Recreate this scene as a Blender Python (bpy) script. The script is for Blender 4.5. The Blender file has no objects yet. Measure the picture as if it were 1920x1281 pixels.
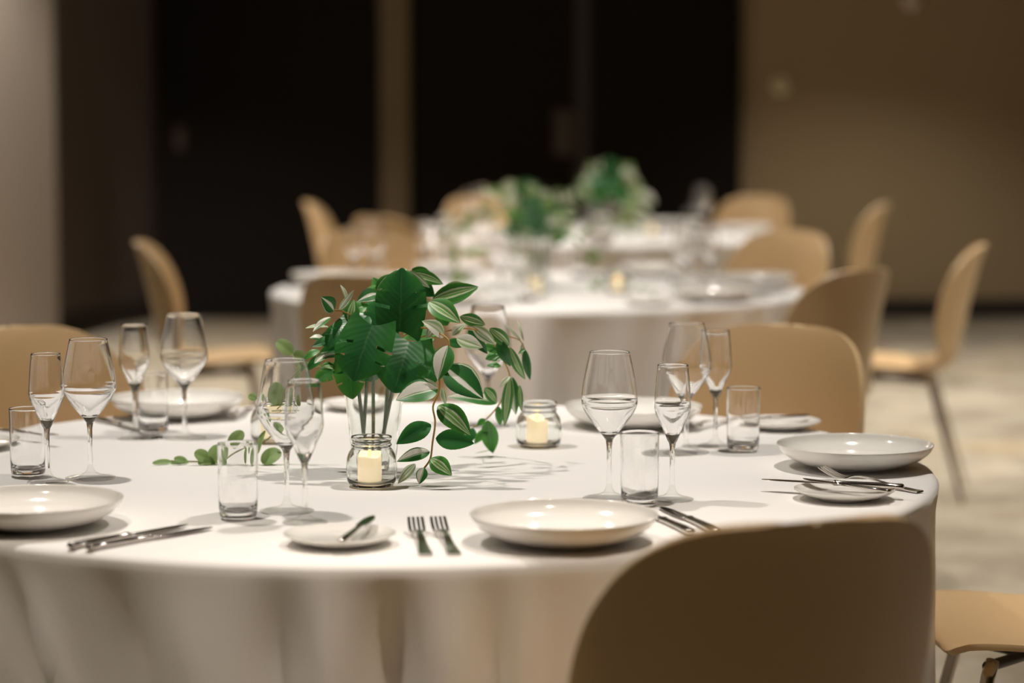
import bpy, bmesh, math, random
from mathutils import Vector, Matrix
random.seed(7)
S = bpy.context.scene
COL = S.collection
R = math.radians

# ------------------------------------------------------------------ camera
FPX = 85 / 36 * 1920
CAM_H = 1.35
PITCH = math.atan(435.5 / FPX)
cam = bpy.data.objects.new('camera', bpy.data.cameras.new('camera'))
COL.objects.link(cam)
cam.location = (0, 0, CAM_H)
cam.rotation_euler = (math.pi / 2 - PITCH, 0, 0)
cam.data.lens = 85
cam.data.sensor_width = 36
cam.data.clip_end = 60
cam.data.dof.use_dof = True
cam.data.dof.focus_distance = 3.88
cam.data.dof.aperture_fstop = 2.0
S.camera = cam

# ------------------------------------------------------------------ world, exposure
w = bpy.data.worlds.new('world'); S.world = w; w.use_nodes = True
w.node_tree.nodes['Background'].inputs[0].default_value = (1.0, 0.85, 0.7, 1)
w.node_tree.nodes['Background'].inputs[1].default_value = 0.0
S.view_settings.view_transform = 'Standard'
S.view_settings.look = 'None'
S.view_settings.gamma = 1
S.view_settings.use_curve_mapping = False
S.view_settings.exposure = 0.0
try:
    S.cycles.max_bounces = 14; S.cycles.transmission_bounces = 14; S.cycles.diffuse_bounces = 4
    S.cycles.glossy_bounces = 6; S.cycles.transparent_max_bounces = 16
    S.cycles.sample_clamp_indirect = 30.0; S.cycles.blur_glossy = 0.1
    S.cycles.use_denoising = True
except Exception:
    pass

# ------------------------------------------------------------------ ceiling downlights
CEIL = 3.2
WARM = (1.0, 0.93, 0.85)
def downlight(x, y, power, cone=82, blend=0.55, color=WARM):
    l = bpy.data.lights.new('downlight', 'SPOT')
    l.energy = power; l.color = color; l.spot_size = R(cone); l.spot_blend = blend
    l.shadow_soft_size = 0.05
    o = bpy.data.objects.new('downlight', l); COL.objects.link(o)
    o.location = (x, y, CEIL - 0.03)
    return o
for xx in (-1.1, 0.6): downlight(xx, 2.5, 130, 62, 0.5, (1.0, 0.87, 0.72))
for yy in (4.2, 6.2, 8.2, 10.2, 12.2):
    for xx in (-1.0, 0.7): downlight(xx, yy, 150, 78, 0.5)
downlight(2.2, 4.2, 190, 60, 0.5)
for yy in (7.9, 9.7, 11.5): downlight(2.8, yy, 265, 84, 0.5)
downlight(-2.85, 12.1, 430, 130)
downlight(2.2, 13.7, 120, 100)
downlight(4.2, 12.5, 60, 100)

# ------------------------------------------------------------------ projection helpers (photo pixel -> place)
def ray(px, py):
    x = (px - 960) / FPX; y = -(py - 640.5) / FPX
    c, s = math.cos(PITCH), math.sin(PITCH)
    return Vector((x, c + s * y, -s + c * y))
def on_plane(px, py, z):
    r = ray(px, py); t = (z - CAM_H) / r.z
    return Vector((0, 0, CAM_H)) + r * t
def at_depth(px, py, Y):
    r = ray(px, py); t = Y / r.y
    return Vector((0, 0, CAM_H)) + r * t
TZ = 0.745          # table top
def on_table(px, py): return on_plane(px, py, TZ)

# ------------------------------------------------------------------ materials
def mat(name, color, rough=0.5, metal=0.0, **kw):
    m = bpy.data.materials.new(name); m.use_nodes = True
    b = m.node_tree.nodes['Principled BSDF']
    b.inputs['Base Color'].default_value = (*color, 1)
    b.inputs['Roughness'].default_value = rough
    b.inputs['Metallic'].default_value = metal
    for k, v in kw.items():
        b.inputs[k].default_value = v
    return m
def noise_bump(m, scale, strength, dist=0.002):
    nt = m.node_tree; b = nt.nodes['Principled BSDF']
    tc = nt.nodes.new('ShaderNodeTexCoord'); n = nt.nodes.new('ShaderNodeTexNoise'); bp = nt.nodes.new('ShaderNodeBump')
    n.inputs['Scale'].default_value = scale; n.inputs['Detail'].default_value = 4
    bp.inputs['Strength'].default_value = strength; bp.inputs['Distance'].default_value = dist
    nt.links.new(tc.outputs['Object'], n.inputs['Vector']); nt.links.new(n.outputs['Fac'], bp.inputs['Height'])
    nt.links.new(bp.outputs['Normal'], b.inputs['Normal'])
    return m
M = {}
M['cloth'] = noise_bump(mat('white_cloth', (0.86, 0.835, 0.81), 0.92, **{'Sheen Weight': 0.15}), 420, 0.12, 0.001)
M['shell'] = noise_bump(mat('beige_plastic', (0.65, 0.45, 0.24), 0.38), 900, 0.06, 0.0005)
M['chrome'] = mat('steel_tube', (0.62, 0.58, 0.53), 0.22, 1.0)
M['black'] = mat('black_metal', (0.015, 0.013, 0.012), 0.45)
M['steel'] = mat('polished_steel', (0.62, 0.58, 0.55), 0.14, 1.0)
M['china'] = mat('off_white_china', (0.94, 0.91, 0.85), 0.12, **{'Coat Weight': 0.6, 'Coat Roughness': 0.04})
M['glass'] = mat('clear_glass', (1, 1, 1), 0.0, **{'Transmission Weight': 1.0, 'IOR': 1.5})
def thin_glass():
    """a foot or base a few millimetres thick: light goes straight through, the surface mirrors a little"""
    m = bpy.data.materials.new('thin_clear_glass'); m.use_nodes = True; nt = m.node_tree
    nt.nodes.remove(nt.nodes['Principled BSDF'])
    t = nt.nodes.new('ShaderNodeBsdfTransparent'); t.inputs[0].default_value = (0.985, 0.985, 0.98, 1)
    g = nt.nodes.new('ShaderNodeBsdfGlossy'); g.inputs['Roughness'].default_value = 0.02
    f = nt.nodes.new('ShaderNodeFresnel'); f.inputs[0].default_value = 1.5
    x = nt.nodes.new('ShaderNodeMixShader')
    ge = nt.nodes.new('ShaderNodeNewGeometry'); io = nt.nodes.new('ShaderNodeMath'); io.operation = 'MULTIPLY_ADD'
    io.inputs[1].default_value = 1 / 1.5 - 1.5; io.inputs[2].default_value = 1.5
    nt.links.new(ge.outputs['Backfacing'], io.inputs[0]); nt.links.new(io.outputs[0], f.inputs[0])
    nt.links.new(f.outputs[0], x.inputs[0]); nt.links.new(t.outputs[0], x.inputs[1]); nt.links.new(g.outputs[0], x.inputs[2])
    nt.links.new(x.outputs[0], nt.nodes['Material Output'].inputs[0])
    return m
M['thin'] = thin_glass()
M['jar'] = mat('jar_glass', (0.97, 0.985, 0.97), 0.0, **{'Transmission Weight': 1.0, 'IOR': 1.48})
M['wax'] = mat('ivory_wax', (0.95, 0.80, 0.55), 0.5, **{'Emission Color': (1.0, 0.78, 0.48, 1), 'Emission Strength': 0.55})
M['flame'] = mat('led_flame', (1.0, 0.75, 0.4), 0.4, **{'Emission Color': (1.0, 0.55, 0.15, 1), 'Emission Strength': 2.5})
M['wall_olive'] = noise_bump(mat('olive_wall_paint', (0.40, 0.30, 0.17), 0.8), 60, 0.05)
M['wall_taupe'] = mat('taupe_wall', (0.42, 0.36, 0.30), 0.7)
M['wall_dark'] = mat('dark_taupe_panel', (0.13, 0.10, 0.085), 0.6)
M['wall_plain'] = mat('plain_wall', (0.10, 0.075, 0.05), 0.8)
M['ceiling'] = mat('ceiling_paint', (0.13, 0.11, 0.085), 0.9)
M['dark_wood'] = mat('black_brown_wood', (0.008, 0.006, 0.005), 0.6, **{'Specular IOR Level': 0.15})
M['trim'] = mat('bronze_trim', (0.20, 0.145, 0.085), 0.6)
M['strip'] = mat('dark_strip', (0.035, 0.028, 0.02), 0.5)
M['handle'] = mat('brown_handle', (0.10, 0.065, 0.045), 0.4)
M['base'] = mat('dark_baseboard', (0.035, 0.025, 0.018), 0.6)
M['device'] = mat('pale_device', (0.85, 0.78, 0.50), 0.5)
M['device2'] = mat('white_device', (0.9, 0.8, 0.7), 0.5)
M['vine'] = mat('vine_stem', (0.42, 0.24, 0.05), 0.5)
M['stem'] = mat('green_stem', (0.06, 0.10, 0.025), 0.5)
M['eu_stem'] = mat('pale_stem', (0.28, 0.27, 0.10), 0.5)

def carpet():
    m = bpy.data.materials.new('patterned_carpet'); m.use_nodes = True
    nt = m.node_tree; b = nt.nodes['Principled BSDF']; b.inputs['Roughness'].default_value = 0.95
    tc = nt.nodes.new('ShaderNodeTexCoord')
    n1 = nt.nodes.new('ShaderNodeTexNoise'); n1.inputs['Scale'].default_value = 2.6; n1.inputs['Detail'].default_value = 6; n1.inputs['Roughness'].default_value = 0.65
    n2 = nt.nodes.new('ShaderNodeTexNoise'); n2.inputs['Scale'].default_value = 0.9; n2.inputs['Detail'].default_value = 3
    r1 = nt.nodes.new('ShaderNodeValToRGB'); r2 = nt.nodes.new('ShaderNodeValToRGB')
    e = r1.color_ramp.elements
    e[0].position = 0.36; e[0].color = (0.25, 0.20, 0.14, 1); e[1].position = 0.62; e[1].color = (0.46, 0.40, 0.30, 1)
    x = r1.color_ramp.elements.new(0.5); x.color = (0.36, 0.31, 0.23, 1)
    r2.color_ramp.elements[0].position = 0.55; r2.color_ramp.elements[0].color = (0, 0, 0, 1)
    r2.color_ramp.elements[1].position = 0.68; r2.color_ramp.elements[1].color = (0.6, 0.6, 0.6, 1)
    mx = nt.nodes.new('ShaderNodeMixRGB'); mx.inputs[2].default_value = (0.38, 0.27, 0.12, 1)
    for n in (n1, n2): nt.links.new(tc.outputs['Object'], n.inputs['Vector'])
    nt.links.new(n1.outputs['Fac'], r1.inputs['Fac']); nt.links.new(n2.outputs['Fac'], r2.inputs['Fac'])
    nt.links.new(r2.outputs['Color'], mx.inputs[0]); nt.links.new(r1.outputs['Color'], mx.inputs[1])
    nt.links.new(mx.outputs[0], b.inputs['Base Color'])
    return m
M['carpet'] = carpet()

def leaf_mat(name, stops, rough=0.38, vein=None, trans=0.18):
    """colour across the blade (v: 0 = left edge, .5 = midrib, 1 = right edge), slight mottling, some light through the blade"""
    m = bpy.data.materials.new(name); m.use_nodes = True
    nt = m.node_tree; b = nt.nodes['Principled BSDF']; out = nt.nodes['Material Output']
    b.inputs['Roughness'].default_value = rough
    uv = nt.nodes.new('ShaderNodeUVMap'); sx = nt.nodes.new('ShaderNodeSeparateXYZ')
    nt.links.new(uv.outputs[0], sx.inputs[0])
    nz = nt.nodes.new('ShaderNodeTexNoise'); nz.inputs['Scale'].default_value = 60; nz.inputs['Detail'].default_value = 3
    tc = nt.nodes.new('ShaderNodeTexCoord'); nt.links.new(tc.outputs['Object'], nz.inputs['Vector'])
    ma = nt.nodes.new('ShaderNodeMath'); ma.operation = 'MULTIPLY_ADD'; ma.inputs[1].default_value = 0.07; ma.inputs[2].default_value = -0.035
    nt.links.new(nz.outputs['Fac'], ma.inputs[0])
    ad = nt.nodes.new('ShaderNodeMath'); nt.links.new(sx.outputs[1], ad.inputs[0]); nt.links.new(ma.outputs[0], ad.inputs[1])
    rp = nt.nodes.new('ShaderNodeValToRGB'); nt.links.new(ad.outputs[0], rp.inputs['Fac'])
    el = rp.color_ramp.elements
    el[0].position, el[0].color = stops[0][0], (*stops[0][1], 1)
    el[1].position, el[1].color = stops[-1][0], (*stops[-1][1], 1)
    for p, c in stops[1:-1]:
        x = el.new(p); x.color = (*c, 1)
    nt.links.new(rp.outputs['Color'], b.inputs['Base Color'])
    if vein:
        # ribs running from the midrib to the edge, as fine relief
        wv = nt.nodes.new('ShaderNodeMath'); wv.operation = 'ABSOLUTE'
        sb = nt.nodes.new('ShaderNodeMath'); sb.operation = 'SUBTRACT'; sb.inputs[1].default_value = 0.5
        nt.links.new(sx.outputs[1], sb.inputs[0]); nt.links.new(sb.outputs[0], wv.inputs[0])
        mu = nt.nodes.new('ShaderNodeMath'); mu.operation = 'MULTIPLY_ADD'; mu.inputs[1].default_value = -0.5
        nt.links.new(wv.outputs[0], mu.inputs[0]); nt.links.new(sx.outputs[0], mu.inputs[2])
        sn = nt.nodes.new('ShaderNodeMath'); sn.operation = 'SINE'
        sc = nt.nodes.new('ShaderNodeMath'); sc.operation = 'MULTIPLY'; sc.inputs[1].default_value = vein
        nt.links.new(mu.outputs[0], sc.inputs[0]); nt.links.new(sc.outputs[0], sn.inputs[0])
        bp = nt.nodes.new('ShaderNodeBump'); bp.inputs['Strength'].default_value = 0.06; bp.inputs['Distance'].default_value = 0.001
        nt.links.new(sn.outputs[0], bp.inputs['Height']); nt.links.new(bp.outputs[0], b.inputs['Normal'])
    tr = nt.nodes.new('ShaderNodeBsdfTranslucent'); nt.links.new(rp.outputs['Color'], tr.inputs['Color'])
    mx = nt.nodes.new('ShaderNodeMixShader'); mx.inputs[0].default_value = trans
    nt.links.new(b.outputs[0], mx.inputs[1]); nt.links.new(tr.outputs[0], mx.inputs[2]); nt.links.new(mx.outputs[0], out.inputs[0])
    return m
G0 = (0.018, 0.115, 0.030); G1 = (0.040, 0.20, 0.036); G2 = (0.10, 0.33, 0.045); PALE = (0.74, 0.78, 0.55); CRM = (0.90, 0.87, 0.76); LG = (0.26, 0.46, 0.13)
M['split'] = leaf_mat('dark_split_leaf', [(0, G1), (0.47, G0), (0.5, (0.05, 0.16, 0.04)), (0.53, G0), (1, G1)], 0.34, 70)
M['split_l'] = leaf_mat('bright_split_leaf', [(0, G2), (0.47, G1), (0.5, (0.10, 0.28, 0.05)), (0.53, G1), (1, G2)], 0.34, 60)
M['lines'] = leaf_mat('green_leaf_two_pale_lines', [(0, G2), (0.26, G1), (0.31, PALE), (0.38, LG), (0.45, G2), (0.5, PALE), (0.54, G2), (0.62, LG), (0.69, PALE), (0.74, G1), (1, G2)])
M['broad'] = leaf_mat('green_leaf_cream_band', [(0, G1), (0.06, PALE), (0.09, G0), (0.46, G1), (0.50, CRM), (0.64, CRM), (0.67, G1), (1, G0)])
M['half'] = leaf_mat('leaf_half_cream', [(0, G2), (0.12, G1), (0.40, G1), (0.45, PALE), (0.49, G1), (0.55, CRM), (0.90, CRM), (0.93, G1), (1, G1)])
M['pale'] = leaf_mat('pale_striped_leaf', [(0, PALE), (0.16, LG), (0.30, CRM), (0.40, CRM), (0.5, LG), (0.60, CRM), (0.72, G2), (0.86, CRM), (1, PALE)])
M['white'] = leaf_mat('cream_leaf', [(0, CRM), (0.36, CRM), (0.48, LG), (0.58, CRM), (0.8, LG), (1, CRM)])
M['plain'] = leaf_mat('plain_green_leaf', [(0, G2), (0.48, G1), (0.5, LG), (0.52, G1), (1, G2)])
M['deep'] = leaf_mat('deep_green_leaf', [(0, G1), (0.49, G0), (0.5, G2), (0.51, G0), (1, G1)], 0.3)
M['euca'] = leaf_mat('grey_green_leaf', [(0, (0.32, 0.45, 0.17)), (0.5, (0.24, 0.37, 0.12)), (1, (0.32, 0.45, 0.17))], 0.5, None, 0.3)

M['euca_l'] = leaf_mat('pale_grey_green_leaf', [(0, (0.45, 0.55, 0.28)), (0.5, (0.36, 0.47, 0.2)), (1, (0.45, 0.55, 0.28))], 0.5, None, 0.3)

# ------------------------------------------------------------------ mesh helpers
def link(name, me, m=None, parent=None, loc=None):
    o = bpy.data.objects.new(name, me); COL.objects.link(o)
    if m and me is not None and not me.materials: me.materials.append(m)
    if parent: o.parent = parent
    if loc is not None: o.location = loc
    return o
def tag(o, label, cat, group=None, kind=None):
    o['label'] = label; o['category'] = cat
    if group: o['group'] = group
    if kind: o['kind'] = kind
    return o
def thing(name, label, cat, loc=(0, 0, 0), rz=0, group=None):
    o = bpy.data.objects.new(name, None); COL.objects.link(o)
    o.empty_display_size = 0.05; o.location = loc; o.rotation_euler = (0, 0, rz)
    return tag(o, label, cat, group)
def struct(o):
    o['kind'] = 'structure'; return o
def copy_tree(o, parent=None):
    c = o.copy(); COL.objects.link(c)
    if parent: c.parent = parent
    for ch in [x for x in COL.objects if x.parent == o]:
        copy_tree(ch, c)
    return c
def pydata(name, v, f, smooth=True):
    me = bpy.data.meshes.new(name); me.from_pydata([tuple(p) for p in v], [], f)
    if smooth: me.shade_smooth()
    me.update(); return me
def lathe(name, prof, seg=48, close_top=True):
    """prof: (r, z) going up the outside, over the rim and down the inside; faces point away from the solid"""
    v, f, ring = [], [], []
    for r, z in prof:
        if r < 1e-6: ring.append([len(v)]); v.append((0, 0, z))
        else:
            ring.append(list(range(len(v), len(v) + seg)))
            v += [(r * math.cos(2 * math.pi * k / seg), r * math.sin(2 * math.pi * k / seg), z) for k in range(seg)]
    for a, b in zip(ring, ring[1:]):
        for k in range(seg):
            k2 = (k + 1) % seg
            if len(a) == 1 and len(b) == 1: continue
            if len(a) == 1: f.append((a[0], b[k2], b[k]))
            elif len(b) == 1: f.append((a[k], a[k2], b[0]))
            else: f.append((a[k], a[k2], b[k2], b[k]))
    return pydata(name, v, f)
def smooth_prof(pts, n=4):
    """Catmull-Rom through profile points"""
    out = []
    for i in range(len(pts) - 1):
        p0 = pts[max(i - 1, 0)]; p1 = pts[i]; p2 = pts[i + 1]; p3 = pts[min(i + 2, len(pts) - 1)]
        for k in range(n):
            t = k / n
            out.append(tuple(0.5 * (2 * b + (c - a) * t + (2 * a - 5 * b + 4 * c - d) * t * t + (3 * b - a - 3 * c + d) * t ** 3) for a, b, c, d in zip(p0, p1, p2, p3)))
    out.append(pts[-1]); return out
def box_me(name, sx, sy, sz, bev=0.0, origin=(0, 0, 0)):
    bm = bmesh.new(); bmesh.ops.create_cube(bm, size=1)
    for q in bm.verts: q.co = Vector((q.co.x * sx, q.co.y * sy, q.co.z * sz)) + Vector(origin)
    if bev: bmesh.ops.bevel(bm, geom=bm.edges[:], offset=bev, segments=2, affect='EDGES')
    me = bpy.data.meshes.new(name); bm.to_mesh(me); bm.free(); return me
def tube_me(name, pts, rad, seg=8):
    pts = [Vector(p) for p in pts]; rad = rad if isinstance(rad, (list, tuple)) else [rad] * len(pts)
    v, f = [], []
    ref = Vector((0.3, 0.8, 0.52))
    for i, p in enumerate(pts):
        d = (pts[min(i + 1, len(pts) - 1)] - pts[max(i - 1, 0)]).normalized()
        a = d.cross(ref)
        if a.length < 1e-3: a = d.cross(Vector((1, 0, 0)))
        a.normalize(); b = d.cross(a)
        v += [p + (a * math.cos(2 * math.pi * k / seg) + b * math.sin(2 * math.pi * k / seg)) * rad[i] for k in range(seg)]
    for i in range(len(pts) - 1):
        for k in range(seg):
            k2 = (k + 1) % seg
            f.append((i * seg + k, i * seg + k2, (i + 1) * seg + k2, (i + 1) * seg + k))
    f.append(tuple(range(seg))[::-1]); f.append(tuple((len(pts) - 1) * seg + k for k in range(seg)))
    return pydata(name, v, f)
def spline(pts, n=6): return smooth_prof([tuple(p) for p in pts], n)

# ------------------------------------------------------------------ room
YB = 15.6; XL = -2.30; XR = 6.0; YF = -4.0
DL = Vector((-0.309, -1.0, 0)).normalized()
LW = 20.5
pl = Vector((XL, YB, 0)) + DL * LW       # far end of the left wall
def slab(name, pts, z0, z1, m):
    """upright prism over a plan polygon"""
    n = len(pts); v = [(x, y, z0) for x, y in pts] + [(x, y, z1) for x, y in pts]
    f = [tuple(range(n))[::-1], tuple(range(n, 2 * n))] + [(k, (k + 1) % n, n + (k + 1) % n, n + k) for k in range(n)]
    return link(name, pydata(name, v, f, False), m)
plan = [(pl.x, YF), (XR, YF), (XR, YB), (XL, YB)]
struct(slab('floor', [(-10, YF - .2), (XR + .2, YF - .2), (XR + .2, YB + .3), (-10, YB + .3)], -0.1, 0, M['carpet']))
struct(slab('ceiling', [(-10, YF - .2), (XR + .2, YF - .2), (XR + .2, YB + .3), (-10, YB + .3)], CEIL, CEIL + 0.1, M['ceiling']))
struct(slab('wall_back', [(XL - .3, YB), (XR, YB), (XR, YB + .2), (XL - .3, YB + .2)], 0, CEIL, M['wall_olive']))
struct(slab('wall_right', [(XR, YF), (XR + .15, YF), (XR + .15, YB), (XR, YB)], 0, CEIL, M['wall_plain']))
struct(slab('wall_front', [(-9, YF), (-9, YF - .15), (XR, YF - .15), (XR, YF)], 0, CEIL, M['wall_plain']))
nl = Vector((DL.y, -DL.x, 0))            # points away from the room
if nl.x > 0: nl = -nl
wl = link('wall_left', None); wl['kind'] = 'structure'
wl.location = (XL, YB, 0); wl.rotation_euler = (0, 0, math.atan2(DL.y, DL.x))
side = 1 if (Matrix.Rotation(wl.rotation_euler.z, 3, 'Z') @ Vector((0, 1, 0))).dot(nl) > 0 else -1
link('backing', box_me('backing', LW, 0.12, CEIL, 0, (LW / 2, side * 0.08, CEIL / 2)), M['wall_taupe'], wl)
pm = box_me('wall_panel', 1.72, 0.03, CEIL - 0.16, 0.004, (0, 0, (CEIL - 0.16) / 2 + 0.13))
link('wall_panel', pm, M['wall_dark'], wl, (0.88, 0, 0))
pm = box_me('wall_panel', 1.17, 0.24, CEIL - 0.04, 0.004, (0, -side * 0.10, (CEIL - 0.04) / 2 + 0.01))
for k in range(4): link('wall_panel', pm, M['wall_taupe'], wl, (2.335 + 1.185 * k, 0, 0))
b = link('baseboard_left', box_me('baseboard_left', 1.70, 0.03, 0.12, 0.004), M['base'])
b.rotation_euler = wl.rotation_euler; b.location = Vector((XL, YB, 0.06)) + DL * 0.88 - nl * 0.032; struct(b)
def X_at(px): return (px - 960) / FPX * YB
b = link('baseboard_back', box_me('baseboard_back', XR - X_at(1392), 0.03, 0.13, 0.004), M['base'])
b.location = ((XR + X_at(1392)) / 2, YB - 0.02, 0.066); struct(b)
# left dark door leaf, bronze post, double door
def doorleaf(name, x0, x1, hx=None, hz=1.2, hh=0.14, hw=0.05, nm=None):
    d = link(nm or name, box_me(name, x1 - x0, 0.07, CEIL - 0.02, 0.006), M['dark_wood'])
    d.location = ((x0 + x1) / 2, YB - 0.042, CEIL / 2)
    return d
d1 = struct(doorleaf('door_1', XL + 0.02, X_at(715)))
link('door_handle', box_me('door_handle', 0.06, 0.03, 0.15, 0.012), M['handle'], d1, (X_at(343) - d1.location.x, -0.052, 1.16 - CEIL / 2))
d2 = struct(doorleaf('door_2', X_at(770), X_at(1078)))
hd = link('door_handle', box_me('pull_plate', 0.13, 0.02, 0.30, 0.01), M['handle'], d2, (X_at(1069) - 0.045 - d2.location.x, -0.046, 1.20 - CEIL / 2))
link('pull_bar', tube_me('pull_bar', [(0, -0.012, -0.12), (0, -0.05, -0.11), (0, -0.05, 0.11), (0, -0.012, 0.12)], 0.010), M['handle'], hd)
d3 = struct(doorleaf('door_3', X_at(1104), X_at(1386)))
t = struct(link('trim_1', box_me('trim_1', X_at(770) - X_at(716), 0.14, CEIL - .02, 0.008), M['trim'])); t.location = (X_at(743), YB - 0.075, CEIL / 2)
t = struct(link('trim_2', box_me('trim_2', X_at(1104) - X_at(1078), 0.09, CEIL - .02, 0.006), M['strip'])); t.location = (X_at(1091), YB - 0.05, CEIL / 2)
# small wall devices
o = thing('thermostat', 'small pale round thermostat on the olive wall beside the dark doors', 'thermostat', (X_at(1461), YB, 1.505))
me = lathe('case', smooth_prof([(0, 0), (0.055, 0), (0.06, 0.012), (0.052, 0.026), (0.03, 0.03), (0, 0.031)], 3), 28)
c = link('case', me, M['device'], o); c.rotation_euler = (math.pi / 2, 0, 0)
c = link('dial', lathe('dial', [(0, 0.028), (0.022, 0.028), (0.022, 0.04), (0.018, 0.043), (0, 0.043)], 24), M['device2'], o); c.rotation_euler = (math.pi / 2, 0, 0)
o = thing('wall_sensor', 'small whitish sensor high on the olive wall at the top edge', 'sensor', (X_at(1702), YB, 2.045))
c = link('case', lathe('case', smooth_prof([(0, 0), (0.05, 0), (0.052, 0.02), (0.04, 0.045), (0.02, 0.055), (0, 0.057)], 3), 28), M['device2'], o); c.rotation_euler = (math.pi / 2, 0, 0)

# ------------------------------------------------------------------ tables under floor-length cloths
TR = 0.905
def cloth_mesh(seed, folds, calm=False):
    rnd = random.Random(seed)
    seg = 288; v = [(0, 0, TZ)]; f = []; rows = []
    top = [(0.3, 0), (0.6, 0), (0.8, 0), (0.87, 0), (0.892, 0.0006), (0.901, 0.004), (0.906, 0.011)]
    drop = [0.022, 0.035, 0.05, 0.075, 0.11, 0.15, 0.20, 0.26, 0.33, 0.41, 0.50, 0.60, 0.70, 0.738]
    waves = [(rnd.randint(11, 14), rnd.uniform(0, 6.28), .5), (rnd.randint(21, 26), rnd.uniform(0, 6.28), .5), (rnd.randint(36, 44), rnd.uniform(0, 6.28), .25)]
    def fold(a, dz):
        g = min(1, max(0, (dz - 0.015) / 0.30)) ** 0.75
        s = sum(am * math.sin(n * a + ph + 0.5 * math.sin(3 * a + ph) + 0.9 * dz * math.sin(2 * a + ph)) for n, ph, am in waves)
        s = min(1, max(0, s * 0.5 + 0.5))
        r = -g * 0.10 * (1 - s ** 1.2)
        if calm:                             # the front hangs in the few folds placed by hand
            d = (a - R(-93) + math.pi) % (2 * math.pi) - math.pi
            r *= 1 - 0.75 * math.exp(-(d / R(24)) ** 4)
        for a0, amp, wd, lean in folds:      # the sharper, hand-placed creases
            d = (a - a0 - lean * dz + math.pi) % (2 * math.pi) - math.pi
            r += amp * min(1, max(0, dz - 0.012) / 0.12) * math.exp(-(d / wd) ** 2)
        return r
    for r, dz in top:
        rows.append([len(v) + k for k in range(seg)])
        v += [(r * math.cos(2 * math.pi * k / seg), r * math.sin(2 * math.pi * k / seg), TZ - dz) for k in range(seg)]
    for dz in drop:
        rows.append([len(v) + k for k in range(seg)])
        for k in range(seg):
            a = 2 * math.pi * k / seg
            r = 0.9065 + 0.012 * min(1, dz / 0.4) + fold(a, dz)
            v.append((r * math.cos(a), r * math.sin(a), TZ - dz))
    f += [(0, rows[0][k], rows[0][(k + 1) % seg]) for k in range(seg)]
    for a, b in zip(rows, rows[1:]):
        f += [(a[k], b[k], b[(k + 1) % seg], a[(k + 1) % seg]) for k in range(seg)]
    return pydata('tablecloth', v, f)
C1 = Vector((-0.191, 4.086, 0)); C2 = Vector((0.09, 8.17, 0)); C3 = Vector((0.41, 11.7, 0))
cl1 = tag(link('tablecloth', cloth_mesh(3, [(R(-131), .04, .03, .35), (R(-124), .035, .022, .45), (R(-14), .015, .04, 0), (R(-94), .022, .016, 0), (R(-97.5), -.03, .04, 0), (R(-88), -.04, .035, 0), (R(-83), .018, .035, 0), (R(-79.5), -.025, .02, 0), (R(-76.5), .015, .02, 0), (R(-107), .02, .05, .12), (R(-113.5), -.03, .03, .2)], True), M['cloth'], None, C1), 'white floor-length cloth on the nearest round table, its edge across the foreground', 'tablecloth', 'white round tablecloths')
cl2 = tag(link('tablecloth', cloth_mesh(11, []), M['cloth'], None, C2), 'white floor-length cloth on the middle round table behind the leafy vase', 'tablecloth', 'white round tablecloths')
cl3 = tag(link('tablecloth', cloth_mesh(23, []), M['cloth'], None, C3), 'white floor-length cloth on the farthest round table before the dark doors', 'tablecloth', 'white round tablecloths')

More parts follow.
